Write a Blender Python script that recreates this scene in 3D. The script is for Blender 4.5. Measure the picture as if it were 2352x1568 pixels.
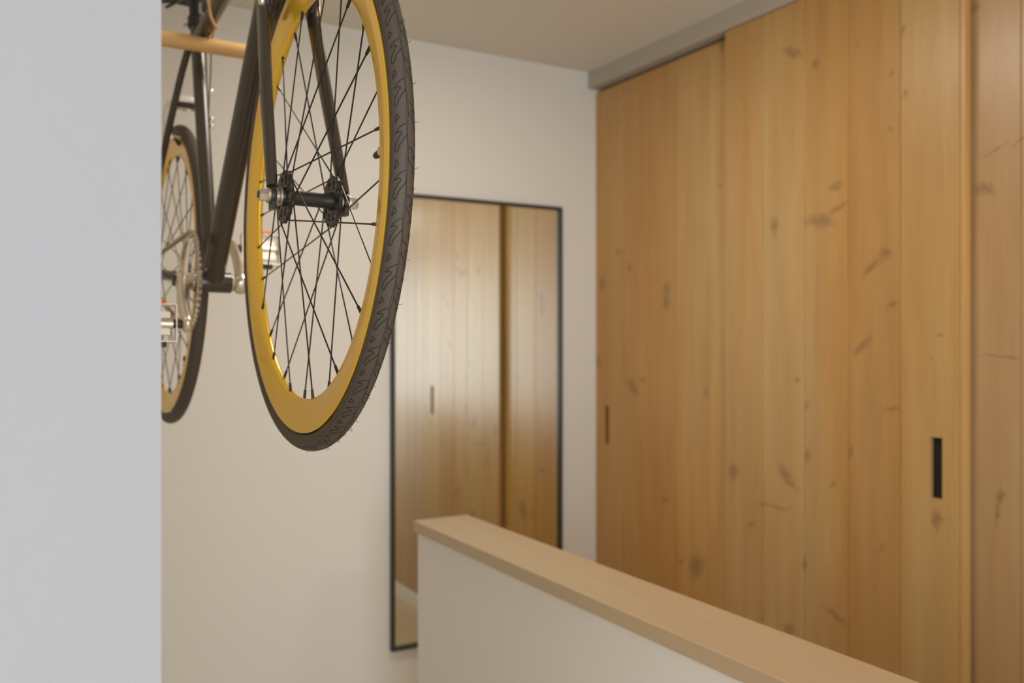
import bpy, bmesh, math, random
from mathutils import Vector, Matrix
random.seed(4)
PI = math.pi
R = math.radians
scn = bpy.context.scene
for o in list(bpy.data.objects):
    bpy.data.objects.remove(o)

# ------------------------------------------------------------------ camera
CAMZ = 1.5
cam_d = bpy.data.cameras.new('camera')
cam = bpy.data.objects.new('camera', cam_d)
scn.collection.objects.link(cam)
cam.location = (0, 0, CAMZ)
cam.rotation_euler = (R(90), 0, R(-30.11))
cam_d.sensor_width = 36
cam_d.lens = 2028 / 2352 * 36
cam_d.clip_start = 0.02
cam_d.dof.use_dof = True
cam_d.dof.focus_distance = 1.02
cam_d.dof.aperture_fstop = 4.2
scn.camera = cam

# ------------------------------------------------------------------ world, exposure, large lights
scn.view_settings.view_transform = 'Standard'
scn.view_settings.look = 'None'
scn.view_settings.gamma = 1
scn.view_settings.use_curve_mapping = False
scn.view_settings.exposure = -0.04
w = bpy.data.worlds.new('daylight')
scn.world = w
w.use_nodes = True
w.node_tree.nodes['Background'].inputs[0].default_value = (0.78, 0.88, 1.0, 1)
w.node_tree.nodes['Background'].inputs[1].default_value = 1.0


def area(name, loc, direction, sx, sy, power, col):
    d = bpy.data.lights.new(name, 'AREA')
    d.shape = 'RECTANGLE'
    d.size, d.size_y = sx, sy
    d.energy = power
    d.color = col
    o = bpy.data.objects.new(name, d)
    o.location = loc
    o.rotation_euler = Vector(direction).to_track_quat('-Z', 'Z').to_euler()
    scn.collection.objects.link(o)
    return o


# daylight falling in through the window behind the viewer and the one at the left
area('window_daylight_rear', (-0.5, -3.12, 1.22), (0, 1, 0), 2.3, 2.15, 86, (0.93, 0.965, 1.0))
area('window_daylight_side', (-2.42, -1.2, 1.55), (1, 0, 0), 1.5, 1.4, 16, (0.93, 0.965, 1.0))

# ------------------------------------------------------------------ material helpers


def new_mat(name):
    m = bpy.data.materials.new(name)
    m.use_nodes = True
    return m, m.node_tree.nodes, m.node_tree.links, m.node_tree.nodes['Principled BSDF']


def plain(name, col, rough=0.5, metal=0.0, noise=0.0, nscale=20, coat=0.0, bump=0.0, bscale=200, spec=None):
    m, N, L, b = new_mat(name)
    b.inputs['Base Color'].default_value = (*col, 1)
    b.inputs['Roughness'].default_value = rough
    b.inputs['Metallic'].default_value = metal
    b.inputs['Coat Weight'].default_value = coat
    if spec is not None:
        b.inputs['Specular IOR Level'].default_value = spec
    g = N.new('ShaderNodeNewGeometry')
    if noise > 0:
        n = N.new('ShaderNodeTexNoise')
        n.inputs['Scale'].default_value = nscale
        n.inputs['Detail'].default_value = 4
        L.new(g.outputs['Position'], n.inputs['Vector'])
        mx = N.new('ShaderNodeMix')
        mx.data_type = 'RGBA'
        mx.inputs['A'].default_value = (*[c * (1 - noise) for c in col], 1)
        mx.inputs['B'].default_value = (*[min(1, c * (1 + noise)) for c in col], 1)
        L.new(n.outputs['Fac'], mx.inputs['Factor'])
        L.new(mx.outputs['Result'], b.inputs['Base Color'])
    if bump > 0:
        n2 = N.new('ShaderNodeTexNoise')
        n2.inputs['Scale'].default_value = bscale
        n2.inputs['Detail'].default_value = 3
        L.new(g.outputs['Position'], n2.inputs['Vector'])
        bp = N.new('ShaderNodeBump')
        bp.inputs['Strength'].default_value = bump
        bp.inputs['Distance'].default_value = 0.002
        L.new(n2.outputs['Fac'], bp.inputs['Height'])
        L.new(bp.outputs['Normal'], b.inputs['Normal'])
    return m


def wood(name, dark, light, grain_axis, knots=(), rough=0.45, contrast=1.0, tint=True, spec=0.5, coat=0.0):
    """procedural softwood; grain runs along grain_axis (0,1,2); knots are (Y, Z, half width, half height, tilt)"""
    m, N, L, b = new_mat(name)
    g = N.new('ShaderNodeNewGeometry')
    sep = N.new('ShaderNodeSeparateXYZ')
    L.new(g.outputs['Position'], sep.inputs[0])

    def math_(op, a, bb=None, c=None):
        n = N.new('ShaderNodeMath')
        n.operation = op
        for i, v in enumerate((a, bb, c)):
            if v is None:
                continue
            if isinstance(v, (int, float)):
                n.inputs[i].default_value = v
            else:
                L.new(v, n.inputs[i])
        return n.outputs[0]

    def noise(scale3, scale, detail, off=0.0):
        mp = N.new('ShaderNodeMapping')
        mp.inputs['Scale'].default_value = scale3
        mp.inputs['Location'].default_value = (off, off * 2, off * 3)
        L.new(g.outputs['Position'], mp.inputs['Vector'])
        n = N.new('ShaderNodeTexNoise')
        n.inputs['Scale'].default_value = scale
        n.inputs['Detail'].default_value = detail
        L.new(mp.outputs[0], n.inputs['Vector'])
        return n
    s_fine = [1, 1, 1]
    s_fine[grain_axis] = 0.035
    s_mid = [1, 1, 1]
    s_mid[grain_axis] = 0.09
    fine = noise(s_fine, 170, 3)
    mid = noise(s_mid, 22, 3, 3.1)
    big = noise(s_mid, 5, 2, 7.7)
    knotmask = None
    if knots:
        wob = noise([1, 1, 1], 45, 2, 1.7)
        flat = N.new('ShaderNodeCombineXYZ')
        wx = math_('MULTIPLY_ADD', wob.outputs['Fac'], 0.034, -0.017)
        L.new(math_('ADD', sep.outputs[1], wx), flat.inputs[0])
        L.new(math_('SUBTRACT', sep.outputs[2], wx), flat.inputs[1])
        for (ky, kz, kw, kh, ka) in knots:
            mp = N.new('ShaderNodeMapping')
            mp.vector_type = 'TEXTURE'
            mp.inputs['Location'].default_value = (ky, kz, 0)
            mp.inputs['Rotation'].default_value = (0, 0, R(ka))
            mp.inputs['Scale'].default_value = (max(kw, .004) * 1.4, max(kh, .003) * 1.4, 1)
            L.new(flat.outputs[0], mp.inputs['Vector'])
            ln = N.new('ShaderNodeVectorMath')
            ln.operation = 'LENGTH'
            L.new(mp.outputs[0], ln.inputs[0])
            mr = N.new('ShaderNodeMapRange')
            mr.interpolation_type = 'SMOOTHSTEP'
            mr.inputs['From Min'].default_value = 1.15
            mr.inputs['From Max'].default_value = 0.15
            L.new(ln.outputs['Value'], mr.inputs['Value'])
            knotmask = mr.outputs[0] if knotmask is None else math_('MAXIMUM', knotmask, mr.outputs[0])
    v = math_('MULTIPLY_ADD', fine.outputs['Fac'], 0.45 * contrast, 0.5 - 0.225 * contrast - 0.4 * contrast)
    v = math_('ADD', v, math_('MULTIPLY', mid.outputs['Fac'], 0.8 * contrast))
    mx = N.new('ShaderNodeMix')
    mx.data_type = 'RGBA'
    mx.inputs['A'].default_value = (*dark, 1)
    mx.inputs['B'].default_value = (*light, 1)
    L.new(v, mx.inputs['Factor'])
    col = mx.outputs['Result']
    # broad paler and redder streaks
    hs = N.new('ShaderNodeHueSaturation')
    L.new(col, hs.inputs['Color'])
    L.new(math_('MULTIPLY_ADD', big.outputs['Fac'], 0.03, 0.485), hs.inputs['Hue'])
    L.new(math_('MULTIPLY_ADD', big.outputs['Fac'], -0.35, 1.17), hs.inputs['Saturation'])
    col = hs.outputs[0]
    if tint:
        oi = N.new('ShaderNodeObjectInfo')
        mt = N.new('ShaderNodeMix')
        mt.data_type = 'RGBA'
        mt.blend_type = 'MULTIPLY'
        mt.inputs['Factor'].default_value = 1
        L.new(col, mt.inputs['A'])
        L.new(oi.outputs['Color'], mt.inputs['B'])
        col = mt.outputs['Result']
    if knotmask is not None:
        mk = N.new('ShaderNodeMix')
        mk.data_type = 'RGBA'
        L.new(math_('MULTIPLY', knotmask, 0.48), mk.inputs['Factor'])
        L.new(col, mk.inputs['A'])
        mk.inputs['B'].default_value = (0.16, 0.085, 0.038, 1)
        col = mk.outputs['Result']
    L.new(col, b.inputs['Base Color'])
    b.inputs['Roughness'].default_value = rough
    b.inputs['Specular IOR Level'].default_value = spec
    b.inputs['Coat Weight'].default_value = coat
    b.inputs['Coat Roughness'].default_value = 0.3
    bp = N.new('ShaderNodeBump')
    bp.inputs['Strength'].default_value = 0.12
    bp.inputs['Distance'].default_value = 0.001
    L.new(fine.outputs['Fac'], bp.inputs['Height'])
    L.new(bp.outputs['Normal'], b.inputs['Normal'])
    return m


KN_FRONT = [(1.821, 2.344, 0.036, 0.0115, 30), (1.738, 2.288, 0.0124, 0.0136, 0), (1.489, 2.198, 0.0078, 0.0057, 0), (1.453, 2.133, 0.0063, 0.0134, 0), (1.458, 2.299, 0.0051, 0.0112, 0), (1.594, 2.302, 0.0042, 0.0094, 0), (1.893, 1.844, 0.012, 0.0261, 0), (1.666, 1.931, 0.0206, 0.0109, 0), (1.66, 1.87, 0.0322, 0.0072, -20), (1.721, 1.84, 0.049, 0.0172, 10), (1.509, 1.731, 0.0144, 0.016, -30), (1.551, 1.699, 0.0352, 0.0093, -40), (1.494, 2.054, 0.0091, 0.0091, 0), (1.492, 1.593, 0.0156, 0.0068, -20), (1.579, 1.489, 0.0332, 0.0094, -40), (1.359, 1.512, 0.0094, 0.0054, 0), (1.379, 1.458, 0.0071, 0.0043, 0), (1.486, 1.324, 0.0232, 0.0057, 0), (1.771, 1.319, 0.0063, 0.0125, 0), (1.768, 1.169, 0.0079, 0.0225, 0), (1.618, 1.201, 0.0071, 0.0142, 0), (1.842, 1.1, 0.0498, 0.0141, 45), (2.066, 1.088, 0.0211, 0.0248, 0), (1.679, 1.1, 0.0074, 0.0061, 0), (1.989, 0.934, 0.0128, 0.0081, 0), (1.9, 1.005, 0.069, 0.0039, 0), (1.363, 1.06, 0.0129, 0.0172, 0), (1.367, 1.04, 0.0047, 0.0151, 0), (1.523, 0.956, 0.0066, 0.0115, 0), (1.779, 0.858, 0.008, 0.0201, 0), (1.803, 1.39, 0.0065, 0.0127, 0), (1.667, 0.738, 0.0412, 0.0121, 20), (1.839, 0.654, 0.0199, 0.0128, 0)]
KN_BACK = [(2.144, 2.464, 0.014, 0.0255, 0), (2.154, 2.005, 0.0081, 0.0085, 0), (2.634, 1.777, 0.0132, 0.0146, 0), (2.422, 1.686, 0.0212, 0.0246, 0), (2.807, 1.728, 0.0173, 0.034, 0), (2.703, 1.843, 0.0164, 0.0099, 0), (2.615, 1.332, 0.047, 0.0194, 40), (2.559, 1.361, 0.0228, 0.0096, 0), (2.434, 0.939, 0.0189, 0.0123, 0), (2.344, 0.738, 0.0135, 0.009, 0), (2.22, 1.325, 0.0105, 0.0203, 0), (2.424, 1.641, 0.0188, 0.0338, 0), (2.831, 1.418, 0.0175, 0.024, 0), (2.267, 0.741, 0.0301, 0.0441, 30)]
KN_NEAR = [(1.28, 2.307, 0.0154, 0.0094, -30), (1.256, 1.865, 0.0258, 0.0145, 20), (1.177, 1.961, 0.0141, 0.004, -20), (1.233, 1.952, 0.0317, 0.0031, -20), (1.218, 1.464, 0.0521, 0.002, 0), (1.22, 1.134, 0.0084, 0.0184, 10), (1.228, 1.098, 0.0032, 0.0288, 0)]

W_DARK, W_LIGHT = (0.43, 0.222, 0.066), (0.645, 0.39, 0.138)
M = {
    'paint': plain('white_wall_paint', (0.785, 0.768, 0.715), 0.75, noise=0.012, nscale=3, bump=0.25, bscale=90),
    'paint_dimmed': plain('dimmed_cool_wall_paint', (0.40, 0.42, 0.462), 0.7, noise=0.015, nscale=5, bump=0.5, bscale=45),  # wall paint darkened and cooled in colour to offset the window light
    'ceiling': plain('ceiling_paint', (0.76, 0.735, 0.67), 0.85, noise=0.01, nscale=3),
    'parapet': plain('ivory_parapet_paint', (0.80, 0.77, 0.715), 0.7, noise=0.012, nscale=3, bump=0.2, bscale=80),
    'fascia': plain('grey_beige_lacquer', (0.49, 0.44, 0.365), 0.55, noise=0.02, nscale=9),
    'plinth': plain('white_lacquer', (0.85, 0.84, 0.81), 0.4, noise=0.01),
    'floor': wood('oak_floor', (0.50, 0.37, 0.24), (0.64, 0.50, 0.35), 1, rough=0.5),
    'wood_front': wood('knotty_pine_front', W_DARK, W_LIGHT, 2, KN_FRONT, 0.36, coat=0.25),
    'wood_back': wood('knotty_pine_back', W_DARK, W_LIGHT, 2, KN_BACK, 0.36, coat=0.25),
    'wood_near': wood('knotty_pine_near', (0.385, 0.23, 0.097), (0.57, 0.372, 0.175), 2, KN_NEAR, 0.36, coat=0.25),
    'oak': wood('light_oak_cap', (0.46, 0.335, 0.20), (0.58, 0.44, 0.285), 1, rough=0.5, contrast=0.8),
    'beech': wood('beech_peg', (0.58, 0.34, 0.12), (0.74, 0.47, 0.20), 0, rough=0.5, contrast=0.6),
    'recess_shade': plain('recess_shade', (0.006, 0.006, 0.006), 0.7, noise=0.1),  # black colour stands for the shade inside the slot
    'frame_metal': plain('charcoal_steel', (0.035, 0.033, 0.030), 0.45, noise=0.05, metal=0.0),
    'mirror': plain('silver_mirror', (0.89, 0.93, 0.86), 0.01, 1.0, noise=0.003),
    'black_paint': plain('black_bicycle_paint', (0.050, 0.039, 0.029), 0.3, coat=0.25, noise=0.06, nscale=30),
    'black_metal': plain('black_anodised', (0.035, 0.031, 0.027), 0.38, 0.35, noise=0.06, nscale=60),
    'spoke': plain('black_spoke_steel', (0.03, 0.026, 0.02), 0.35, 0.4, noise=0.05),
    'yellow': plain('yellow_anodised_rim', (0.93, 0.58, 0.045), 0.27, 0.38, coat=0.25, noise=0.03, nscale=25),
    'rubber': plain('grey_black_rubber', (0.080, 0.064, 0.050), 0.6, noise=0.10, nscale=60, bump=0.15, bscale=500),
    'groove': plain('tread_groove_rubber', (0.018, 0.015, 0.012), 0.8, noise=0.05),
    'silver': plain('polished_aluminium', (0.82, 0.76, 0.66), 0.28, 0.9, noise=0.03),
    'satin': plain('satin_aluminium', (0.62, 0.55, 0.46), 0.38, 0.8, noise=0.03),
    'satin_bright': plain('bright_brake_aluminium', (0.80, 0.76, 0.68), 0.45, 0.35, noise=0.03),
    'chain': plain('nickel_chain', (0.55, 0.45, 0.33), 0.35, 0.9, noise=0.1, nscale=200),
    'orange': plain('orange_reflector', (0.85, 0.20, 0.015), 0.2, noise=0.05, coat=0.6),
    'tan': plain('tan_cable_housing', (0.72, 0.40, 0.16), 0.4, noise=0.04),
    'brass': plain('brass', (0.75, 0.60, 0.38), 0.3, 0.9, noise=0.03),
    'saddle': plain('black_saddle', (0.03, 0.027, 0.025), 0.5, noise=0.05),
    'dark': plain('dark_cavity', (0.02, 0.018, 0.016), 0.9, noise=0.05),
}

# ------------------------------------------------------------------ mesh helpers


def link(name, bm, mat, parent=None, loc=(0, 0, 0), smooth=False, kind=None, label=None, cat=None, bevel=0.0, angle=40):
    bmesh.ops.recalc_face_normals(bm, faces=bm.faces)
    if bevel > 0:
        bmesh.ops.bevel(bm, geom=[e for e in bm.edges if len(e.link_faces) == 2 and e.calc_face_angle(0) > 0.6],
                        offset=bevel, segments=2, affect='EDGES', profile=0.5)
    me = bpy.data.meshes.new(name)
    bm.to_mesh(me)
    bm.free()
    if smooth:
        me.polygons.foreach_set('use_smooth', [True] * len(me.polygons))
        me.set_sharp_from_angle(angle=R(angle))
    me.materials.append(mat if not isinstance(mat, str) else M[mat])
    o = bpy.data.objects.new(name, me)
    scn.collection.objects.link(o)
    o.location = loc
    if parent:
        o.parent = parent
    if kind:
        o['kind'] = kind
    if label:
        o['label'] = label
    if cat:
        o['category'] = cat
    return o


def empty(name, loc, label, cat, rot=(0, 0, 0)):
    o = bpy.data.objects.new(name, None)
    o.empty_display_size = 0.05
    scn.collection.objects.link(o)
    o.location = loc
    o.rotation_euler = rot
    o['label'] = label
    o['category'] = cat
    return o


def box(bm, x0, x1, y0, y1, z0, z1):
    v = [bm.verts.new(p) for p in ((x0, y0, z0), (x1, y0, z0), (x1, y1, z0), (x0, y1, z0),
                                   (x0, y0, z1), (x1, y0, z1), (x1, y1, z1), (x0, y1, z1))]
    for f in ((0, 1, 2, 3), (4, 5, 6, 7), (0, 1, 5, 4), (1, 2, 6, 5), (2, 3, 7, 6), (3, 0, 4, 7)):
        bm.faces.new([v[i] for i in f])


def boxobj(name, b, mat, parent=None, loc=(0, 0, 0), **k):
    bm = bmesh.new()
    box(bm, b[0] - loc[0], b[1] - loc[0], b[2] - loc[1], b[3] - loc[1], b[4] - loc[2], b[5] - loc[2])
    return link(name, bm, mat, parent, loc if not parent else (0, 0, 0), **k)


def tube(bm, pts, rad, seg=12, cap=True, lat=None, close=False):
    """sweep along pts; rad number or list; lat = optional list of radii along local x (oval section)"""
    P = [Vector(p) for p in pts]
    n = len(P)
    rad = [rad] * n if isinstance(rad, (int, float)) else rad
    lat = rad if lat is None else ([lat] * n if isinstance(lat, (int, float)) else lat)
    rings = []
    prev = None
    for i in range(n):
        if close:
            t = P[(i + 1) % n] - P[i - 1]
        else:
            t = P[min(i + 1, n - 1)] - P[max(i - 1, 0)]
        t.normalize()
        if prev is None:
            ref = Vector((1, 0, 0)) if abs(t.x) < 0.9 else Vector((0, 0, 1))
        else:
            ref = prev
        u = (ref - t * ref.dot(t)).normalized()
        prev = u
        v = t.cross(u)
        rings.append([bm.verts.new(P[i] + u * (math.cos(2 * PI * k / seg) * lat[i]) + v * (math.sin(2 * PI * k / seg) * rad[i])) for k in range(seg)])
    m = n if close else n - 1
    for i in range(m):
        a, b = rings[i], rings[(i + 1) % n]
        for k in range(seg):
            bm.faces.new((a[k], a[(k + 1) % seg], b[(k + 1) % seg], b[k]))
    if cap and not close:
        bm.faces.new(rings[0][::-1])
        bm.faces.new(rings[-1])


def revolve(bm, prof, seg=96, axis='x', closed=True, origin=(0, 0, 0)):
    """prof: (radius, axial) pairs"""
    ox, oy, oz = origin
    rings = []
    for k in range(seg):
        a = 2 * PI * k / seg
        ring = []
        for r, h in prof:
            if axis == 'x':
                p = (ox + h, oy + r * math.cos(a), oz + r * math.sin(a))
            elif axis == 'z':
                p = (ox + r * math.cos(a), oy + r * math.sin(a), oz + h)
            else:
                p = (ox + r * math.cos(a), oy + h, oz + r * math.sin(a))
            ring.append(bm.verts.new(p))
        rings.append(ring)
    n = len(prof)
    for k in range(seg):
        a, b = rings[k], rings[(k + 1) % seg]
        for i in range(n if closed else n - 1):
            j = (i + 1) % n
            bm.faces.new((a[i], a[j], b[j], b[i]))
    if not closed:
        for i in (0, n - 1):
            if prof[i][0] > 1e-6:
                bm.faces.new([rings[k][i] for k in range(seg)])
    bmesh.ops.remove_doubles(bm, verts=bm.verts, dist=1e-6)


def smooth_path(pts, n=8):
    P = [Vector(p) for p in pts]
    out = []
    for i in range(len(P) - 1):
        p0, p1, p2, p3 = P[max(i - 1, 0)], P[i], P[i + 1], P[min(i + 2, len(P) - 1)]
        for k in range(n):
            t = k / n
            out.append(0.5 * ((2 * p1) + (p2 - p0) * t + (2 * p0 - 5 * p1 + 4 * p2 - p3) * t * t + (3 * p1 - p0 - 3 * p2 + p3) * t ** 3))
    out.append(P[-1])
    return out


# ------------------------------------------------------------------ the room
CEIL = 2.556
XW, YB = 0.109, 2.85          # plane of the wall carrying the bicycle, plane of the end wall
S = 'structure'
boxobj('floor', (-2.6, 2.75, -3.3, 2.95, -0.1, 0), 'floor', kind=S)
boxobj('ceiling', (-2.6, 2.75, -3.3, 2.95, CEIL, CEIL + 0.1), 'ceiling', kind=S)
bm = bmesh.new()
box(bm, -2.5, XW, 0.734, YB, 0, CEIL)
wl = link('wall_left', bm, 'paint_dimmed', kind=S)
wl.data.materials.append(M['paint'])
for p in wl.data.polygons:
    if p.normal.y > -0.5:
        p.material_index = 1  # only the front face keeps the dimmed colour; others white for bounce light
boxobj('wall_back', (XW, 2.65, YB, 2.95, 0, CEIL), 'paint', kind=S)
boxobj('wall_right', (2.65, 2.75, -3.3, 2.95, 0, CEIL), 'paint', kind=S)
# wall behind the viewer with a wide window
bm = bmesh.new()
box(bm, -2.5, -1.7, -3.3, -3.2, 0, CEIL)
box(bm, 0.7, 2.65, -3.3, -3.2, 0, CEIL)
box(bm, -1.7, 0.7, -3.3, -3.2, 0, 0.10)
box(bm, -1.7, 0.7, -3.3, -3.2, 2.35, CEIL)
link('wall_front', bm, 'paint', kind=S)
wf = boxobj('window_1', (-1.7, 0.7, -3.29, -3.24, 0.10, 0.14), 'plinth', kind=S)
for b_ in ((-1.7, 0.7, -3.29, -3.24, 2.31, 2.35), (-1.7, -1.66, -3.29, -3.24, 0.10, 2.35), (0.66, 0.7, -3.29, -3.24, 0.10, 2.35), (-0.52, -0.48, -3.29, -3.24, 0.14, 2.31)):
    boxobj('window_bar', b_, 'plinth', wf)
bm = bmesh.new()
box(bm, -2.6, -2.5, -3.3, -2.0, 0, CEIL)
box(bm, -2.6, -2.5, -0.4, 2.95, 0, CEIL)
box(bm, -2.6, -2.5, -2.0, -0.4, 0, 0.8)
box(bm, -2.6, -2.5, -2.0, -0.4, 2.3, CEIL)
link('wall_side', bm, 'paint', kind=S)
wf = boxobj('window_2', (-2.59, -2.54, -2.0, -0.4, 0.8, 0.84), 'plinth', kind=S)
for b_ in ((-2.59, -2.54, -2.0, -0.4, 2.26, 2.3), (-2.59, -2.54, -2.0, -1.96, 0.84, 2.26), (-2.59, -2.54, -0.44, -0.4, 0.84, 2.26)):
    boxobj('window_bar', b_, 'plinth', wf)

# low wall beside the stair and its oak cap
bm = bmesh.new()
box(bm, 1.010, 1.158, -1.2, 2.268, 0, 0.9684)
link('wall_middle', bm, 'parapet', kind=S, bevel=0.003)
bm = bmesh.new()
box(bm, 0, 0.168, -3.47, 0, 0, 0.0316)
link('wooden_ledge', bm, 'oak', loc=(1.0, 2.274, 0.9684), bevel=0.002,
     label='long light oak cap board lying along the top of the low white wall', cat='wooden ledge')

# ------------------------------------------------------------------ sliding wardrobe
XF, XB = 2.005, 2.035        # outer plane of the front door, of the two doors behind it
DT = CEIL - 0.0645           # underside of the track fascia
ward = empty('sliding_wardrobe', (2.3, 1.2, 0), 'long knotty pine wardrobe with sliding plank doors filling the right hand wall', 'wardrobe')


def wbox(name, b_, mat, parent=ward, **k):
    bm = bmesh.new()
    for q in (b_ if isinstance(b_[0], tuple) else (b_,)):
        box(bm, q[0] - 2.3, q[1] - 2.3, q[2] - 1.2, q[3] - 1.2, q[4], q[5])
    return link(name, bm, mat, parent, **k)


wbox('track_fascia', (1.997, 2.08, -1.2, YB, DT, CEIL), 'fascia', label='grey beige fascia hiding the sliding track', bevel=0.0015)
wbox('plinth', (2.02, 2.10, -1.2, YB, 0, 0.073), 'plinth', label='white plinth', bevel=0.001)
wbox('carcass', ((2.12, 2.64, -1.2, -1.17, 0.073, DT), (2.12, 2.64, 1.66, 1.69, 0.073, DT), (2.12, 2.64, 2.82, YB, 0.073, DT),
                 (2.12, 2.64, -1.17, 2.82, 0.073, 0.1), (2.62, 2.64, -1.17, 2.82, 0.1, DT), (2.08, 2.64, -1.2, YB, DT, DT + 0.03)), 'dark')


def door(x_out, edges, top, mat, handle, tints, seed):
    """one sliding door: a backing panel carrying glued boards side by side; the finger pull is a slot cut through one board"""
    y1, y0 = edges[0], edges[-1]
    zb = 0.078
    bm = bmesh.new()
    box(bm, x_out + 0.0185 - 2.3, x_out + 0.0235 - 2.3, y0 - 1.2 + 0.001, y1 - 1.2 - 0.001, zb, top)
    d = link('sliding_door', bm, mat, ward)
    rnd = random.Random(seed)
    for i in range(len(edges) - 1):
        a, b_ = edges[i + 1] + 0.0007, edges[i] - 0.0007
        dx = rnd.uniform(0, 0.0007)
        X0, X1 = x_out + dx - 2.3, x_out + 0.018 - 2.3
        bm = bmesh.new()
        if handle and a < handle[0] and handle[1] < b_:
            h0, h1, z0, z1 = handle
            A0, B0, H0, H1 = a - 1.2, b_ - 1.2, h0 - 1.2, h1 - 1.2
            ys = (A0, H0, H1, B0)
            zs = (zb, z0, z1, top)
            grid = {}
            for xi, X in enumerate((X0, X1)):
                for yi, Y in enumerate(ys):
                    for zi, Z in enumerate(zs):
                        grid[xi, yi, zi] = bm.verts.new((X, Y, Z))
            for xi in (0, 1):
                for yi in range(3):
                    for zi in range(3):
                        if (yi, zi) == (1, 1):
                            continue
                        bm.faces.new([grid[xi, yi, zi], grid[xi, yi + 1, zi], grid[xi, yi + 1, zi + 1], grid[xi, yi, zi + 1]])
            for yi in range(3):
                for zz in (0, 3):
                    bm.faces.new([grid[0, yi, zz], grid[0, yi + 1, zz], grid[1, yi + 1, zz], grid[1, yi, zz]])
            for zi in range(3):
                for yy in (0, 3):
                    bm.faces.new([grid[0, yy, zi], grid[0, yy, zi + 1], grid[1, yy, zi + 1], grid[1, yy, zi]])
            for (p, q) in (((1, 1), (2, 1)), ((2, 1), (2, 2)), ((2, 2), (1, 2)), ((1, 2), (1, 1))):
                bm.faces.new([grid[0, *p], grid[0, *q], grid[1, *q], grid[1, *p]])
            hb = bmesh.new()
            box(hb, X1 - 0.0045, X1 + 0.0003, H0 - 0.001, H1 + 0.001, z0 - 0.001, z1 + 0.001)  # plate closing the slot, its black painted in for the dark interior
            link('finger_pull', hb, 'recess_shade', d, label='slot shaped finger pull cut in the board, shade inside painted black')
        else:
            box(bm, X0, X1, a - 1.2, b_ - 1.2, zb, top)
        o = link('board', bm, mat, d, bevel=0.0011)
        t = tints[i % len(tints)]
        o.color = (t[0], t[1], t[2], 1)
    d.color = (0.9, 0.9, 0.9, 1)
    return d


door(XB, [2.849, 2.671, 2.373, 2.207, 2.04], DT - 0.012, 'wood_back', (2.767, 2.793, 1.5 - .3986, 1.5 - .2516),
     [(0.95, 0.93, 0.88), (0.93, 0.89, 0.81), (1.0, 1.0, 0.97), (1.07, 1.05, 1.0)], 1)
door(XF, [2.101, 1.939, 1.777, 1.626, 1.465, 1.302, 1.287], DT - 0.0015, 'wood_front', (1.349, 1.381, 1.5 - .389, 1.5 - .238),
     [(0.98, 0.95, 0.92), (1.0, 1.03, 1.08), (0.95, 0.96, 0.97), (0.90, 0.86, 0.80), (0.97, 1.0, 1.02), (1.08, 1.10, 1.15)], 2)
door(XB, [1.36, 1.172, 1.08, 0.96, 0.80, 0.65, 0.5], DT - 0.004, 'wood_near', None,
     [(1.0, 1.0, 1.04), (1.05, 1.06, 1.1), (0.97, 0.98, 1.0), (1.03, 1.0, 1.0)], 3)
door(XF, [0.56, 0.40, 0.24, 0.08, -0.08, -0.24, -0.255], DT - 0.0015, 'wood_front', None,
     [(1.0, 0.97, 0.95), (1.02, 1.03, 1.08), (0.99, 1.01, 1.02)], 4)
door(XB, [-0.20, -0.36, -0.52, -0.68, -0.84, -1.0, -1.16], DT - 0.004, 'wood_near', None,
     [(1.0, 1.0, 1.04), (1.05, 1.06, 1.1), (0.97, 0.98, 1.0)], 5)

# ------------------------------------------------------------------ wall mirror
mir = empty('wall_mirror', (1.514, 2.848, 0.434), 'tall thin framed dark metal mirror hanging on the end wall behind the low wall', 'mirror')
mw, mh, ft, fd = 0.35, 1.58, 0.012, 0.020
bm = bmesh.new()
box(bm, -mw, mw, -fd, 0, 0, ft)
box(bm, -mw, mw, -fd, 0, mh - ft, mh)
box(bm, -mw, -mw + ft, -fd, 0, ft, mh - ft)
box(bm, mw - ft, mw, -fd, 0, ft, mh - ft)
link('mirror_frame', bm, 'frame_metal', mir)
bm = bmesh.new()
box(bm, -mw + ft, mw - ft, -0.009, -0.004, ft, mh - ft)
link('mirror_glass', bm, 'mirror', mir)

# ------------------------------------------------------------------ unseen ceiling fill lamps, added to brighten the landing (outside the frame)
FILL_LAMPS = (((0.95, 1.75), 10, 'added round white fill lamp on the ceiling above the low wall'),
         ((1.45, -0.9), 12, 'added round white fill lamp on the ceiling in front of the wardrobe'))
for (lx, ly), lpow, llab in FILL_LAMPS:
    lamp = empty('fill_lamp', (lx, ly, CEIL), llab, 'lamp')
    bm = bmesh.new()
    revolve(bm, [(0.0, 0.0), (0.26, 0.0), (0.26, -0.03), (0.25, -0.035), (0.0, -0.035)], 48, 'z', closed=False)
    link('fill_lamp_base', bm, 'plinth', lamp, smooth=True)
    ld = bpy.data.lights.new('fill_lamp_light', 'AREA')
    ld.shape = 'DISK'
    ld.size = 0.48
    ld.energy = lpow
    ld.color = (1.0, 0.92, 0.80)
    lo = bpy.data.objects.new('fill_lamp_light', ld)
    lo.location = (0, 0, -0.04)
    lo.parent = lamp
    scn.collection.objects.link(lo)

# ------------------------------------------------------------------ wooden peg in the wall
bm = bmesh.new()
tube(bm, [(-0.02, 0, 0), (0.332, 0, 0), (0.3345, 0, 0), (0.336, 0, 0)], [0.0155, 0.0155, 0.0150, 0.0135], 32)
link('wooden_peg', bm, 'beech', loc=(XW, 1.872, CAMZ + 0.604), smooth=True,
     label='round light wooden peg under the top tube of the bicycle', cat='wall peg')

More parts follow.
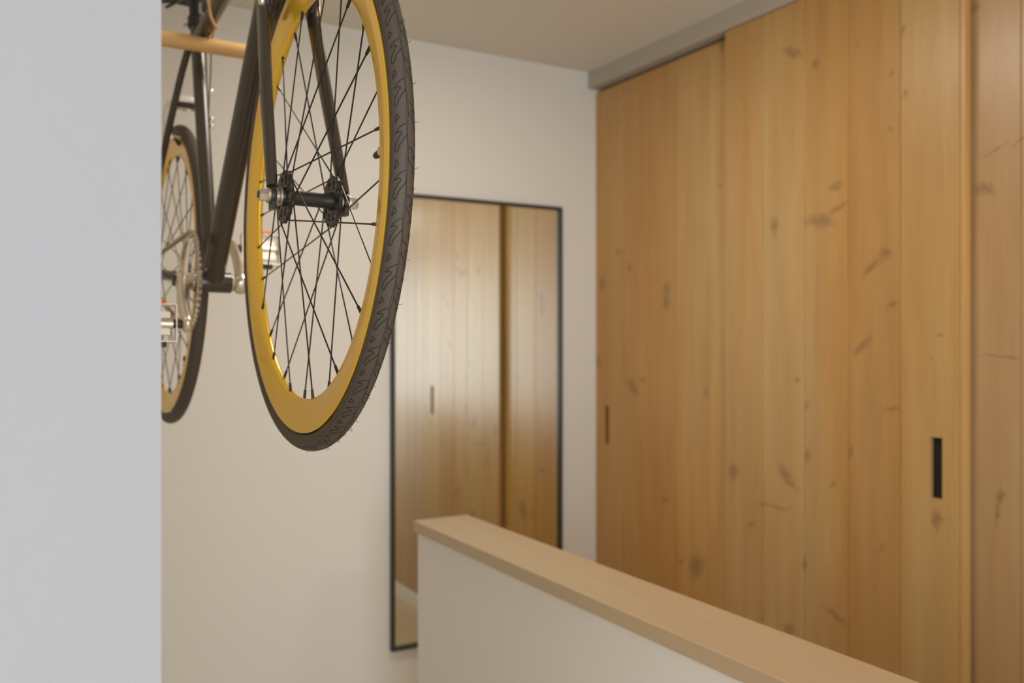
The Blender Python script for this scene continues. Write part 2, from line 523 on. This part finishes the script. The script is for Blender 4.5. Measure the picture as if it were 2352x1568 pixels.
# ------------------------------------------------------------------ bicycle
bike = empty('bicycle', (0.3665, 1.186, CAMZ + 0.1947), 'black single speed bicycle with deep yellow rims hanging on the wall peg', 'bicycle', rot=(0, R(1.1), R(1.22)))
STEER = R(-1.61)
REAR = Vector((0, 0.984, -0.041))
BB = Vector((0, 0.571, -0.081))
PH = 4.0786


def part(name, bm, mat, parent=bike, smooth=True, **k):
    return link(name, bm, mat, parent, smooth=smooth, **k)


RIM = [(0.3183, 0.0092), (0.3187, 0.0105), (0.3178, 0.0113), (0.3060, 0.0113), (0.3035, 0.0110), (0.2870, 0.0078), (0.2775, 0.0054), (0.2745, 0.0040), (0.2730, 0.0020),
       (0.2726, 0.0), (0.2730, -0.0020), (0.2745, -0.0040), (0.2775, -0.0054), (0.2870, -0.0078), (0.3035, -0.0110), (0.3060, -0.0113), (0.3178, -0.0113), (0.3187, -0.0105), (0.3183, -0.0092), (0.3080, -0.0085), (0.3080, 0.0085)]
TR, TC = 0.0128, 0.3300


def tyre_point(s, phi, off=0.0):
    """s: angle around the wheel, phi: around the section (0 = tread centre, negative = drive side)"""
    r = TC + (TR + off) * math.cos(phi)
    return Vector(((TR + off) * math.sin(phi), r * math.cos(s), -r * math.sin(s)))


def make_wheel(center, steer, phase, front):
    tb = bmesh.new()
    revolve(tb, [(TC + TR * math.cos(2 * PI * k / 28), TR * math.sin(2 * PI * k / 28)) for k in range(28)], 180)
    tyre = part('tyre', tb, 'rubber')
    rb = bmesh.new()
    revolve(rb, RIM, 180)
    rim = part('rim', rb, 'yellow', angle=30)
    # hub: high flanges with lightening holes
    hb = bmesh.new()
    revolve(hb, [(0.0, -0.046), (0.0045, -0.046), (0.0045, -0.0385), (0.0125, -0.0385), (0.0130, -0.0365), (0.0130, -0.031), (0.0105, -0.024), (0.0102, -0.015), (0.0102, 0.015), (0.0105, 0.024), (0.0130, 0.031), (0.0130, 0.0365), (0.0125, 0.0385), (0.0045, 0.0385), (0.0045, 0.046), (0.0, 0.046)], 40, closed=False)
    hub = part('hub', hb, 'black_metal', angle=35)
    fl_me = None
    for sd in (-1, 1):
        # flange plate: outer scalloped rim, eight lobes of holes
        fb = bmesh.new()
        n = 96
        nh = 8
        loops = []
        for k in range(n):
            a = 2 * PI * k / n
            ro = 0.0368 - 0.0016 * (0.5 - 0.5 * math.cos(16 * a)) - 0.0008
            c = abs(((a * nh / (2 * PI)) % 1) - 0.5) * 2          # 0 in the middle of a hole, 1 on a web
            hw = max(0.0, 1 - (c / 0.62) ** 2) ** 0.5 * 0.0064
            ri_out = 0.0228 + hw
            ri_in = 0.0228 - hw
            row = []
            for r_ in (ro, ro - 0.0015, ri_out, ri_in, 0.0100):
                row.append(r_)
            loops.append((a, row, hw))
        for (th0, th1) in (((0.0315, 0.0350)),):
            vs = []
            for (a, row, hw) in loops:
                col = []
                for j, r_ in enumerate(row):
                    t0, t1 = (th0 - (0.001 if j < 2 else 0), th1 + (0.001 if j < 2 else 0))
                    col.append((fb.verts.new((sd * t0, r_ * math.cos(a), r_ * math.sin(a))), fb.verts.new((sd * t1, r_ * math.cos(a), r_ * math.sin(a)))))
                vs.append(col)
            for k in range(n):
                A, B = vs[k], vs[(k + 1) % n]
                for j in range(4):
                    if j == 2 and (loops[k][2] > 1e-5 or loops[(k + 1) % n][2] > 1e-5):
                        # hole side walls
                        for jj in (2, 3):
                            fb.faces.new((A[jj][0], B[jj][0], B[jj][1], A[jj][1]))
                        continue
                    for side in (0, 1):
                        fb.faces.new((A[j][side], A[j + 1][side], B[j + 1][side], B[j][side]))
                fb.faces.new((A[0][0], B[0][0], B[0][1], A[0][1]))
        bmesh.ops.remove_doubles(fb, verts=fb.verts, dist=1e-6)
        part('hub_flange', fb, 'black_metal', hub, angle=35)
    # spokes with nipples
    N = 32
    for i in range(N):
        a = phase - i * 2 * PI / N
        sd = -1 if i % 2 == 0 else 1
        d = 1 if i % 4 in (0, 3) else -1
        ah = a + d * R(67.5)
        x_h = sd * (0.0333 + (0.0026 if (i // 2) % 2 else -0.0026))
        p_h = Vector((x_h, 0.0325 * math.cos(ah), -0.0325 * math.sin(ah)))
        p_n = Vector((sd * 0.0022, 0.2735 * math.cos(a), -0.2735 * math.sin(a)))
        dr = (p_h - p_n).normalized()
        sb = bmesh.new()
        tube(sb, [p_h + Vector((sd * 0.003 * (-1 if (i // 2) % 2 else 1), 0, 0)), p_h, p_n], [0.0011, 0.00105, 0.00100], 8)
        tube(sb, [p_n - dr * 0.002, p_n + dr * 0.004, p_n + dr * 0.0115, p_n + dr * 0.0122], [0.0022, 0.0021, 0.0019, 0.0012], 8)
        part('spoke', sb, 'spoke', rim)
    # valve
    av = phase - 4.5 * 2 * PI / N if front else phase + 1.0
    dr = Vector((0, math.cos(av), -math.sin(av)))
    vb = bmesh.new()
    tube(vb, [dr * 0.2750, dr * 0.2715], 0.0062, 18)
    tube(vb, [dr * 0.2725, dr * 0.2600], 0.0033, 14)
    valve = part('valve', vb, 'silver', rim, label='silver valve stem')
    vb = bmesh.new()
    tube(vb, [dr * 0.2640, dr * 0.2630, dr * 0.2545, dr * 0.2515, dr * 0.2505], [0.0040, 0.0043, 0.0040, 0.0034, 0.002], 14)
    cap = part('valve_cap', vb, 'black_metal', rim)
    objs = [tyre, rim, hub]
    if front:
        # tread: outlines of flame shapes and triangles cut into the tyre, as narrow sunk-looking ribbons
        gb = bmesh.new()
        shapes = [
            ([(0.00, 0.21), (0.045, 0.03), (0.19, 0.13), (0.34, 0.42), (0.42, 0.62), (0.455, 0.50), (0.43, 0.30), (0.40, 0.08), (0.47, 0.24), (0.54, 0.44), (0.60, 0.72), (0.625, 0.90)], False),
            ([(0.00, 0.21), (0.06, 0.33), (0.16, 0.44), (0.28, 0.72), (0.39, 1.00)], False),
            ([(0.645, 0.05), (0.76, 0.42), (0.85, 0.19), (0.645, 0.05)], True)]
        cnt = 44
        for side in (-1, 1):
            for k in range(cnt):
                s0 = (k + (0.5 if side > 0 else 0)) / cnt * 2 * PI
                for pts, cl in shapes:
                    dense = []
                    for q in range(len(pts) - 1):
                        steps = 3
                        for e in range(steps):
                            t = e / steps
                            dense.append((pts[q][0] * (1 - t) + pts[q + 1][0] * t, pts[q][1] * (1 - t) + pts[q + 1][1] * t))
                    dense.append(pts[-1])
                    P = [tyre_point(s0 + s_ * 2 * PI / cnt, side * R(-64 + 62 * a_) * -1 if side > 0 else R(-64 + 62 * a_), 0.00012) for s_, a_ in dense]
                    C = [tyre_point(s0 + s_ * 2 * PI / cnt, side * R(-64 + 62 * a_) * -1 if side > 0 else R(-64 + 62 * a_), 0.003) for s_, a_ in dense]
                    L_, R_ = [], []
                    for q in range(len(P)):
                        t = (P[min(q + 1, len(P) - 1)] - P[max(q - 1, 0)]).normalized()
                        nrm = (C[q] - P[q]).normalized()
                        wv = t.cross(nrm) * 0.00055
                        L_.append(gb.verts.new(P[q] + wv))
                        R_.append(gb.verts.new(P[q] - wv))
                    for q in range(len(P) - 1):
                        gb.faces.new((L_[q], R_[q], R_[q + 1], L_[q + 1]))
        # centre wavy line pair
        for ph0 in (R(-3), R(3)):
            n = 440
            L_, R_ = [], []
            for q in range(n):
                s_ = 2 * PI * q / n
                wv = R(2.6) * math.sin(s_ * cnt + (0 if ph0 < 0 else 2))
                L_.append(gb.verts.new(tyre_point(s_, ph0 + wv - R(1.1), 0.00012)))
                R_.append(gb.verts.new(tyre_point(s_, ph0 + wv + R(1.1), 0.00012)))
            for q in range(n):
                gb.faces.new((L_[q], R_[q], R_[(q + 1) % n], L_[(q + 1) % n]))
        part('tread_groove', gb, 'groove', tyre, smooth=False, kind='stuff')
        # moulding whiskers
        hb2 = bmesh.new()
        rr = random.Random(11)
        for k in range(cnt):
            for (phi, prob, jit) in ((R(-72), 0.15, 0.2), (R(8), 0.85, 0.1), (R(26), 0.85, 0.55), (R(46), 0.7, 0.3), (R(64), 0.6, 0.7)):
                if rr.random() > prob:
                    continue
                s_ = (k + jit + rr.uniform(-0.08, 0.08)) / cnt * 2 * PI
                p0 = tyre_point(s_, phi, -0.0002)
                nrm = (tyre_point(s_, phi, 0.01) - p0).normalized()
                tan = Vector((0, -math.sin(s_), -math.cos(s_))) * rr.choice((-1, 1))
                ln = rr.uniform(0.0022, 0.0046)
                bend = rr.uniform(0.1, 0.8)
                pts = [p0, p0 + nrm * ln * 0.55, p0 + nrm * ln * 0.85 + tan * ln * 0.3 * bend, p0 + nrm * ln + tan * ln * 0.8 * bend]
                tube(hb2, pts, [0.0003, 0.00028, 0.00026, 0.0002], 5)
        part('rubber_whisker', hb2, 'groove', tyre, kind='stuff')
    # moulded line near the bead
    lb = bmesh.new()
    for sgn in (-1, 1):
        n = 180
        Lr = [[], []]
        for q in range(n):
            s_ = 2 * PI * q / n
            Lr[0].append(lb.verts.new(tyre_point(s_, sgn * R(86), 0.0002)))
            Lr[1].append(lb.verts.new(tyre_point(s_, sgn * R(82), 0.0002)))
        for q in range(n):
            lb.faces.new((Lr[0][q], Lr[1][q], Lr[1][(q + 1) % n], Lr[0][(q + 1) % n]))
    part('sidewall_line', lb, 'rubber', tyre, smooth=False)
    for o in objs:
        o.location = center
        o.rotation_euler = (0, 0, steer)
    return tyre, rim, hub


make_wheel(Vector((0, 0, 0)), STEER, PH, True)
make_wheel(REAR, 0, 1.3, False)


def seg_part(name, pts, rad, mat='black_paint', seg=24, parent=bike, lat=None, **k):
    bm = bmesh.new()
    tube(bm, pts, rad, seg, lat=lat)
    return part(name, bm, mat, parent, **k)


# --- frame
HT0, HT1 = Vector((0.001, 0.163, 0.388)), Vector((0.001, 0.2025, 0.517))
hdir = (HT1 - HT0).normalized()
ST = Vector((0, 0.765, 0.485))
frame_top = Vector((0, 0.757, 0.432))
seg_part('down_tube', [BB + Vector((0, -0.004, 0.006)), HT0 + hdir * 0.035], [0.0195, 0.0190], lat=[0.0205, 0.0180], seg=32)
seg_part('seat_tube', [BB, ST], [0.0140, 0.0140], seg=28)
seg_part('top_tube', [frame_top, HT1 - hdir * 0.025], [0.0145, 0.0165], lat=[0.0150, 0.0160], seg=28)
seg_part('head_tube', [HT0, HT0 + hdir * 0.004, HT1 - hdir * 0.004, HT1], [0.0205, 0.0185, 0.0185, 0.0205], seg=32)
bm = bmesh.new()
revolve(bm, [(0.0, -0.0345), (0.0195, -0.0345), (0.0200, -0.0335), (0.0200, 0.0335), (0.0195, 0.0345), (0.0, 0.0345)], 40, closed=False, origin=BB)
part('bottom_bracket_shell', bm, 'black_paint')
bm = bmesh.new()
revolve(bm, [(0.0, -0.058), (0.0085, -0.058), (0.0085, -0.038), (0.0170, -0.038), (0.0170, -0.034), (0.0170, 0.038), (0.0085, 0.038), (0.0085, 0.062), (0.0, 0.062)], 32, closed=False, origin=BB)
part('bottom_bracket_axle', bm, 'satin')
for sd in (-1, 1):
    seg_part('chain_stay', smooth_path([BB + Vector((sd * 0.018, 0.01, 0.0)), BB + Vector((sd * 0.028, 0.09, 0.008)), REAR + Vector((sd * 0.060, -0.16, -0.008)), REAR + Vector((sd * 0.062, -0.012, 0))], 5),
             [0.0115] * 6 + [0.0095] * 5 + [0.0075] * 5, lat=[0.0085] * 6 + [0.0085] * 5 + [0.0065] * 5, seg=16)
    seg_part('seat_stay', smooth_path([frame_top + Vector((sd * 0.012, 0.004, 0.0)), frame_top + Vector((sd * 0.026, 0.045, -0.080)), REAR + Vector((sd * 0.056, -0.06, 0.14)), REAR + Vector((sd * 0.062, -0.005, 0.008))], 5),
             0.0075, seg=16)
    bm = bmesh.new()
    box(bm, sd * 0.062 - 0.0025, sd * 0.062 + 0.0025, -0.022, 0.030, -0.014, 0.016)
    o = part('dropout', bm, 'black_metal', smooth=False, bevel=0.001)
    o.location = REAR
# bridges
seg_part('brake_bridge', [(-0.036, 0.826, 0.318), (0.036, 0.826, 0.318)], 0.006, seg=14)

# --- fork
cs, sn = math.cos(STEER), math.sin(STEER)
CR = Vector((0.001, 0.152, 0.372))       # crown centre
for sd in (-1, 1):
    dx, dy = sd * 0.0505 * cs, sd * 0.0505 * sn
    bot = Vector((dx, dy + 0.002, 0.012))
    top = CR + Vector((sd * 0.0335, -0.006, 0.004))
    midp = bot.lerp(top, 0.45) + Vector((sd * 0.0005, 0.0035, 0))
    path = smooth_path([bot, bot.lerp(midp, 0.5), midp, top], 5)
    n = len(path)
    bl = seg_part('fork_blade', path, [0.0085 + (0.0150 - 0.0085) * (i / (n - 1)) ** 0.8 for i in range(n)], lat=[0.0072 + (0.0092 - 0.0072) * (i / (n - 1)) ** 0.6 for i in range(n)], seg=24)
    # fork end
    bm = bmesh.new()
    revolve(bm, [(0.0, -0.003), (0.0125, -0.003), (0.0130, -0.002), (0.0130, 0.002), (0.0125, 0.003), (0.0, 0.003)], 24, closed=False)
    box(bm, -0.003, 0.003, -0.010, 0.006, -0.019, -0.004)
    fe = part('fork_end', bm, 'black_metal', bl)
    fe.location = (dx, dy, 0)
bm = bmesh.new()
tube(bm, smooth_path([CR + Vector((-0.0345, -0.006, -0.003)), CR + Vector((-0.027, -0.002, 0.012)), CR + Vector((0, 0.002, 0.018)), CR + Vector((0.027, -0.002, 0.012)), CR + Vector((0.0345, -0.006, -0.003))], 5), 0.0165, 20)
part('fork_crown', bm, 'black_paint')
# axle hardware: lock nuts and track nuts
for sd in (-1, 1):
    bm = bmesh.new()
    revolve(bm, [(0.0, 0.0390), (0.0130, 0.0390), (0.0130, 0.0415), (0.0085, 0.0425), (0.0085, 0.0470), (0.0, 0.0470)], 32, closed=False)
    revolve(bm, [(0.0, 0.0535), (0.0100, 0.0535), (0.0105, 0.0560), (0.0105, 0.0575), (0.0, 0.0575)], 32, closed=False)
    revolve(bm, [(0.0, 0.0575), (0.0086, 0.0575), (0.0086, 0.0660), (0.0076, 0.0685), (0.0, 0.0685)], 6, closed=False)
    bmesh.ops.scale(bm, vec=(sd, 1, 1), verts=bm.verts)
    o = part('axle_nut', bm, 'satin', angle=25, label='silver axle nut')
    o.rotation_euler = (0, 0, STEER)
    bm = bmesh.new()
    revolve(bm, [(0.0, 0.0), (0.0048, 0.0), (0.0048, 0.012), (0.0, 0.012)], 18, closed=False)
    bmesh.ops.scale(bm, vec=(sd, 1, 1), verts=bm.verts)
    o2 = part('axle_end', bm, 'black_metal' if sd < 0 else 'satin', o)
    o2.location = (sd * 0.0578, 0, 0)
    bm = bmesh.new()
    revolve(bm, [(0.0, 0.0390), (0.0120, 0.0390), (0.0120, 0.059), (0.0, 0.059)], 32, closed=False)
    revolve(bm, [(0.0, 0.0650), (0.0098, 0.0650), (0.0098, 0.0780), (0.0, 0.0780)], 6, closed=False)
    bmesh.ops.scale(bm, vec=(sd, 1, 1), verts=bm.verts)
    o = part('axle_nut', bm, 'satin', angle=25)
    o.location = REAR

# --- brakes


def caliper(name, pivot, rimc, ang, off, fwd, mat_arm, cx, k=1.0):
    """dual pivot caliper; pads squeeze the rim at angle ang on the wheel centred at rimc; fwd = offset of the body from the frame along y"""
    bm = bmesh.new()
    tube(bm, [pivot + Vector((0, -fwd * 1.2, 0)), pivot + Vector((0, fwd * 0.4, 0))], 0.0065, 14)
    tube(bm, smooth_path([pivot + Vector((-0.022, 0, 0.004)), pivot + Vector((0, 0, 0.010)), pivot + Vector((0.022, 0, 0.004))], 4), 0.0095 * k, 14)
    body = part(name, bm, mat_arm)
    d = Vector((0, math.cos(ang), math.sin(ang)))
    tn = Vector((0, -math.sin(ang), math.cos(ang)))
    for sd in (-1, 1):
        pad = rimc + d * 0.3115 + Vector((cx + sd * 0.0185, 0, 0))
        bm = bmesh.new()
        tube(bm, smooth_path([pivot + Vector((sd * 0.014, 0, 0.004)), pivot + Vector((sd * 0.036, 0, -0.010)), pad + Vector((sd * 0.020, 0, 0.028)), pad + Vector((sd * 0.013, 0, 0.002))], 5),
             [0.0085 * k] * 5 + [0.0070 * k] * 5 + [0.0055 * k] * 6, 14)
        part('brake_arm', bm, mat_arm, body)
        bm = bmesh.new()
        q = pad + Vector((-sd * 0.0015, 0, 0))
        for (r0, x0, x1) in ((0.0050, -0.004, 0.003),):
            tube(bm, [q + tn * -0.024, q + tn * -0.021, q + tn * 0.021, q + tn * 0.024], [0.0030, 0.0050, 0.0050, 0.0030], 12, lat=[0.0030, 0.0042, 0.0042, 0.0030])
        part('brake_pad', bm, 'saddle', body)
        bm = bmesh.new()
        e = pad + Vector((sd * 0.0235, -0.004 if fwd > 0 else 0.004, 0))
        tube(bm, [e + Vector((0, 0, 0.036)), e + Vector((0, 0, 0.030)), e + Vector((0, 0, 0.004)), e + Vector((0, 0, -0.001)), e + Vector((0, 0, -0.003))], [0.0040, 0.0058, 0.0058, 0.0045, 0.0020], 14)
        part('pad_bolt', bm, 'silver', body)
    return body


fb_ang = math.atan2(0.292, 0.105)
caliper('front_brake', Vector((0.001, 0.118, 0.366)), Vector((0, 0, 0)), fb_ang, 0, 0.022, 'black_metal', 0.0)
rb_ang = math.atan2(0.300, -0.135)
caliper('rear_brake', Vector((0, 0.850, 0.322)), REAR, rb_ang, 0, -0.022, 'satin_bright', 0.0, 1.45)

# --- cables
seg_part('cable_housing', smooth_path([(-0.0221, 0.5427, 0.4739), (-0.0216, 0.5427, 0.4493), (-0.0202, 0.5397, 0.4239), (-0.0127, 0.5507, 0.4124), (-0.0012, 0.5728, 0.4098), (0.0089, 0.637, 0.4279), (0.020, 0.711, 0.425)], 8), 0.0027, 'tan', 12,
         label='tan cable housing looping round the top tube')
cab = seg_part('brake_cable', smooth_path([(0.020, 0.711, 0.425), (0.020, 0.713, 0.36), (0.018, 0.712, 0.31), (0.016, 0.70, 0.24), (0.015, 0.665, 0.12), (0.014, 0.625, 0.0), (0.012, 0.592, -0.06)], 8), 0.0013, 'spoke', 8)
for z, y in ((0.318, 0.711), (0.258, 0.703), (0.243, 0.701)):
    bm = bmesh.new()
    revolve(bm, [(0.0, 0.0), (0.0042, 0.0), (0.0050, 0.003), (0.0050, 0.006), (0.0038, 0.010), (0.0, 0.010)], 14, 'z', closed=False, origin=(0.021, y, z))
    part('cable_stop', bm, 'silver', cab)
# front cable along the drive side blade
seg_part('front_brake_cable', smooth_path([(-0.022, 0.120, 0.372), (-0.026, 0.10, 0.45), (-0.05, 0.09, 0.56), (-0.10, 0.13, 0.63)], 6), 0.0022, 'black_metal', 10)

# --- seat post, clamp, saddle
sdir = (ST - BB).normalized()
seg_part('seat_clamp', [ST - sdir * 0.020, ST - sdir * 0.017, ST + sdir * 0.003, ST + sdir * 0.006], [0.0165, 0.0180, 0.0180, 0.0165], 'black_metal', 24)
seg_part('seat_post', [ST, ST + sdir * 0.050], 0.0135, 'black_metal', 24)
bm = bmesh.new()
tube(bm, [ST + Vector((-0.004, 0.020, -0.008)), ST + Vector((0.004, 0.020, -0.008))], 0.0085, 16)
tube(bm, [ST + Vector((-0.022, 0.020, -0.008)), ST + Vector((0.018, 0.020, -0.008))], 0.0035, 12)
part('clamp_bolt', bm, 'silver')
top = ST + sdir * 0.050
seg_part('post_head', [top + Vector((0, -0.02, 0.004)), top + Vector((0, 0.02, 0.004))], 0.014, 'black_metal', 20)
for sd in (-1, 1):
    seg_part('saddle_rail', smooth_path([top + Vector((sd * 0.008, -0.12, 0.03)), top + Vector((sd * 0.020, -0.05, 0.014)), top + Vector((sd * 0.022, 0.05, 0.014)), top + Vector((sd * 0.035, 0.13, 0.020))], 5), 0.0035, 'black_metal', 10)
bm = bmesh.new()
rows = []
for i in range(17):
    t = i / 16
    y = -0.135 + 0.275 * t
    wd = 0.017 + 0.052 * max(0, (t - 0.35) / 0.65) ** 1.5
    zt = 0.052 + 0.010 * math.cos(t * PI * 1.6)
    row = []
    for k in range(11):
        a = -1 + 2 * k / 10
        row.append(bm.verts.new(top + Vector((wd * a, y, zt - 0.022 * abs(a) ** 3 - (0.010 if i in (0, 16) else 0)))))
    rows.append(row)
low = [[bm.verts.new(v.co - Vector((0, 0, 0.010))) for v in r_] for r_ in rows]
for i in range(16):
    for k in range(10):
        bm.faces.new((rows[i][k], rows[i][k + 1], rows[i + 1][k + 1], rows[i + 1][k]))
        bm.faces.new((low[i][k], low[i + 1][k], low[i + 1][k + 1], low[i][k + 1]))
    for k in (0, 10):
        bm.faces.new((rows[i][k], rows[i + 1][k], low[i + 1][k], low[i][k]))
for k in range(10):
    bm.faces.new((rows[0][k], low[0][k], low[0][k + 1], rows[0][k + 1]))
    bm.faces.new((rows[16][k], rows[16][k + 1], low[16][k + 1], low[16][k]))
part('saddle', bm, 'saddle', angle=60)

# --- stem and handlebar (just above the picture)
h0 = HT1 + hdir * 0.03
seg_part('steerer', [HT1, h0], 0.0165, 'black_metal', 24)
seg_part('stem', [h0 + Vector((0, 0.004, 0)), h0 + Vector((0, -0.075, 0.004))], [0.0175, 0.0155], 'black_metal', 24)
hb0 = h0 + Vector((0, -0.082, 0.004))
seg_part('handlebar', smooth_path([hb0 + Vector((-0.205, 0.02, 0)), hb0 + Vector((-0.10, 0.004, 0)), hb0, hb0 + Vector((0.10, 0.004, 0)), hb0 + Vector((0.205, 0.02, 0))], 5), 0.0125, 'black_metal', 20)
for sd in (-1, 1):
    seg_part('grip', [hb0 + Vector((sd * 0.11, 0.006, 0)), hb0 + Vector((sd * 0.208, 0.021, 0))], 0.0165, 'saddle', 20)

# --- chainring, chain, cranks, pedals
XC = -0.043
bm = bmesh.new()
n = 46 * 4
rp = 0.0935


def ring_r(k):
    t = (k % 4) / 4
    return rp + (0.0035, 0.0015, -0.0015, 0.0015)[k % 4]


A = []
for k in range(n):
    a = 2 * PI * k / n
    A.append([bm.verts.new((x, r_ * math.cos(a), r_ * math.sin(a))) for (r_, x) in ((ring_r(k), -0.001), (ring_r(k), 0.001), (0.078, 0.0018), (0.078, -0.0018))])
for k in range(n):
    a, b_ = A[k], A[(k + 1) % n]
    for j in range(4):
        bm.faces.new((a[j], a[(j + 1) % 4], b_[(j + 1) % 4], b_[j]))
ring = part('chainring', bm, 'satin', smooth=False)
ring.location = BB + Vector((XC, 0, 0))
CRANK = R(-30)            # drive crank direction: forward (-y) and down
cd = Vector((0, -math.cos(CRANK), math.sin(CRANK)))
for k in range(5):
    a = k * 2 * PI / 5 + 0.55
    d = Vector((0, math.cos(a), math.sin(a)))
    bm = bmesh.new()
    tube(bm, [Vector((-0.008, 0, 0)) + d * 0.010, Vector((-0.006, 0, 0)) + d * 0.045, Vector((-0.002, 0, 0)) + d * 0.080], [0.0130, 0.0085, 0.0075], 14, lat=[0.0070, 0.0045, 0.0035])
    part('spider_arm', bm, 'silver', ring)
    bm = bmesh.new()
    tube(bm, [Vector((-0.0075, 0, 0)) + d * 0.080, Vector((0.004, 0, 0)) + d * 0.080], 0.0045, 12)
    part('ring_bolt', bm, 'silver', ring)
# chain
cog = REAR + Vector((XC, 0, 0))
c0 = BB + Vector((XC, 0, 0))
rc = 0.034
D = cog - c0
ln = math.hypot(D.y, D.z)
base = math.atan2(D.z, D.y)
be = math.acos((rp - rc) / ln)
path = []
a0, a1 = base + be, base - be + 2 * PI
for k in range(41):
    a = a0 + (a1 - a0) * k / 40
    path.append(c0 + Vector((0, (rp) * math.cos(a), (rp) * math.sin(a))))
for k in range(1, 30):
    path.append(c0 + Vector((0, rp * math.cos(a1), rp * math.sin(a1))) + (cog + Vector((0, rc * math.cos(a1), rc * math.sin(a1))) - c0 - Vector((0, rp * math.cos(a1), rp * math.sin(a1)))) * (k / 30))
for k in range(13):
    a = base - be + (2 * be) * k / 12
    path.append(cog + Vector((0, rc * math.cos(a), rc * math.sin(a))))
pe = c0 + Vector((0, rp * math.cos(a0), rp * math.sin(a0)))
ps = path[-1].copy()
for k in range(1, 30):
    path.append(ps + (pe - ps) * (k / 30))
L_ = [0.0]
for i in range(1, len(path) + 1):
    L_.append(L_[-1] + (path[i % len(path)] - path[i - 1]).length)
tot = L_[-1]
nl = round(tot / 0.0127)


def at_len(s):
    s = s % tot
    for i in range(1, len(L_)):
        if L_[i] >= s:
            t = (s - L_[i - 1]) / max(1e-9, L_[i] - L_[i - 1])
            return path[i - 1].lerp(path[i % len(path)], t)
    return path[0]


bm = bmesh.new()
for k in range(nl):
    p, q = at_len(k * tot / nl), at_len((k + 1) * tot / nl)
    xo = 0.0036 if k % 2 else 0.0026
    for sd in (-1, 1):
        o_ = Vector((sd * xo, 0, 0))
        m_ = (p + q) / 2
        d_ = (q - p).normalized() * 0.0035
        tube(bm, [p + o_ - d_, p + o_, m_ + o_, q + o_, q + o_ + d_], [0.0022, 0.0040, 0.0029, 0.0040, 0.0022], 6, lat=0.0006)
    tube(bm, [p - Vector((0.0042, 0, 0)), p + Vector((0.0042, 0, 0))], 0.0030, 7)
part('chain', bm, 'chain', smooth=False, label='nickel coloured chain round the chainring')
bm = bmesh.new()
A = []
for k in range(16 * 4):
    a = 2 * PI * k / 64
    r_ = rc + (0.0035, 0.0, -0.003, 0.0)[k % 4]
    A.append([bm.verts.new((x, r_ * math.cos(a), r_ * math.sin(a))) for x in (-0.001, 0.001)])
for k in range(64):
    a, b_ = A[k], A[(k + 1) % 64]
    bm.faces.new((a[0], a[1], b_[1], b_[0]))
bm.faces.new([v[0] for v in A])
bm.faces.new([v[1] for v in A])
o = part('rear_cog', bm, 'chain', smooth=False)
o.location = cog

for sd in (-1, 1):
    d = cd if sd < 0 else -cd
    x0, x1 = sd * 0.053, sd * 0.074
    s0 = BB + Vector((x0, 0, 0))
    s1 = BB + Vector((x1, 0, 0)) + d * 0.170
    n = 12
    pts = [s0.lerp(s1, (i / (n - 1))) for i in range(n)]
    # slight outward sweep, as a forged arm has
    for i, p in enumerate(pts):
        t = i / (n - 1)
        p.x += sd * 0.004 * math.sin(t * PI)
    bm = bmesh.new()
    tube(bm, [pts[0] - d * 0.018, pts[0] - d * 0.012] + pts + [s1 + d * 0.008, s1 + d * 0.0125],
         [0.0110, 0.0180, 0.0215, 0.0205] + [0.0178 - 0.0035 * i / (n - 3) for i in range(n - 3)] + [0.0155, 0.0135, 0.0070],
         20, lat=[0.0100, 0.0145, 0.0160, 0.0140] + [0.0105 - 0.0020 * i / (n - 3) for i in range(n - 3)] + [0.0095, 0.0085, 0.0045])
    crank = part('crank_arm', bm, 'silver', angle=60, label='polished silver crank arm')
    bm = bmesh.new()
    revolve(bm, [(0.0, 0.0), (0.0105, 0.0), (0.0110, 0.002), (0.0090, 0.0040), (0.0, 0.0040)], 24, closed=False)
    bmesh.ops.scale(bm, vec=(sd, 1, 1), verts=bm.verts)
    o = part('crank_bolt', bm, 'black_metal' if sd < 0 else 'silver', crank)
    o.location = s0 + Vector((sd * 0.0150, 0, 0))
    # pedal
    pc = s1 + Vector((sd * 0.058, 0, 0))
    tilt = R(-12)
    bm = bmesh.new()
    tube(bm, [(-sd * 0.034, 0, 0), (sd * 0.030, 0, 0)], [0.0105, 0.0085], 18)
    tube(bm, [(sd * 0.030, 0, 0), (sd * 0.038, 0, 0)], [0.0095, 0.0070], 18)
    box(bm, -0.030, 0.030, -0.020, 0.020, -0.0045, 0.0045)
    ped = part('pedal', bm, 'silver', label='silver cage pedal')
    ped.location = pc
    ped.rotation_euler = (tilt + R(95), 0, 0)
    bm = bmesh.new()
    tube(bm, [(-sd * 0.052, 0, 0), (-sd * 0.034, 0, 0)], 0.0078, 16)
    part('pedal_axle', bm, 'black_metal', ped)
    for ys in (-1, 1):
        bm = bmesh.new()
        m_ = 11
        for i in range(m_):
            xa = -0.040 + 0.080 * i / m_
            xb = xa + 0.080 / m_
            h = 0.0125 if i % 2 == 0 else 0.0095
            box(bm, xa, xb, ys * 0.032 - 0.0010, ys * 0.032 + 0.0010, -h, h)
        for xe in (-0.040, 0.040):
            box(bm, xe - 0.001, xe + 0.001, min(0, ys * 0.032), max(0, ys * 0.032), -0.0085, 0.0085)
        part('pedal_cage', bm, 'silver', ped, smooth=False)
        bm = bmesh.new()
        box(bm, -0.024, 0.024, min(ys * 0.0330, ys * 0.0410), max(ys * 0.0330, ys * 0.0410), -0.007, 0.007)
        if ys > 0:
            part('reflector', bm, 'orange', ped, smooth=False, bevel=0.002, label='orange pedal reflector')
        else:
            part('reflector_housing', bm, 'black_metal', ped, smooth=False, bevel=0.001)
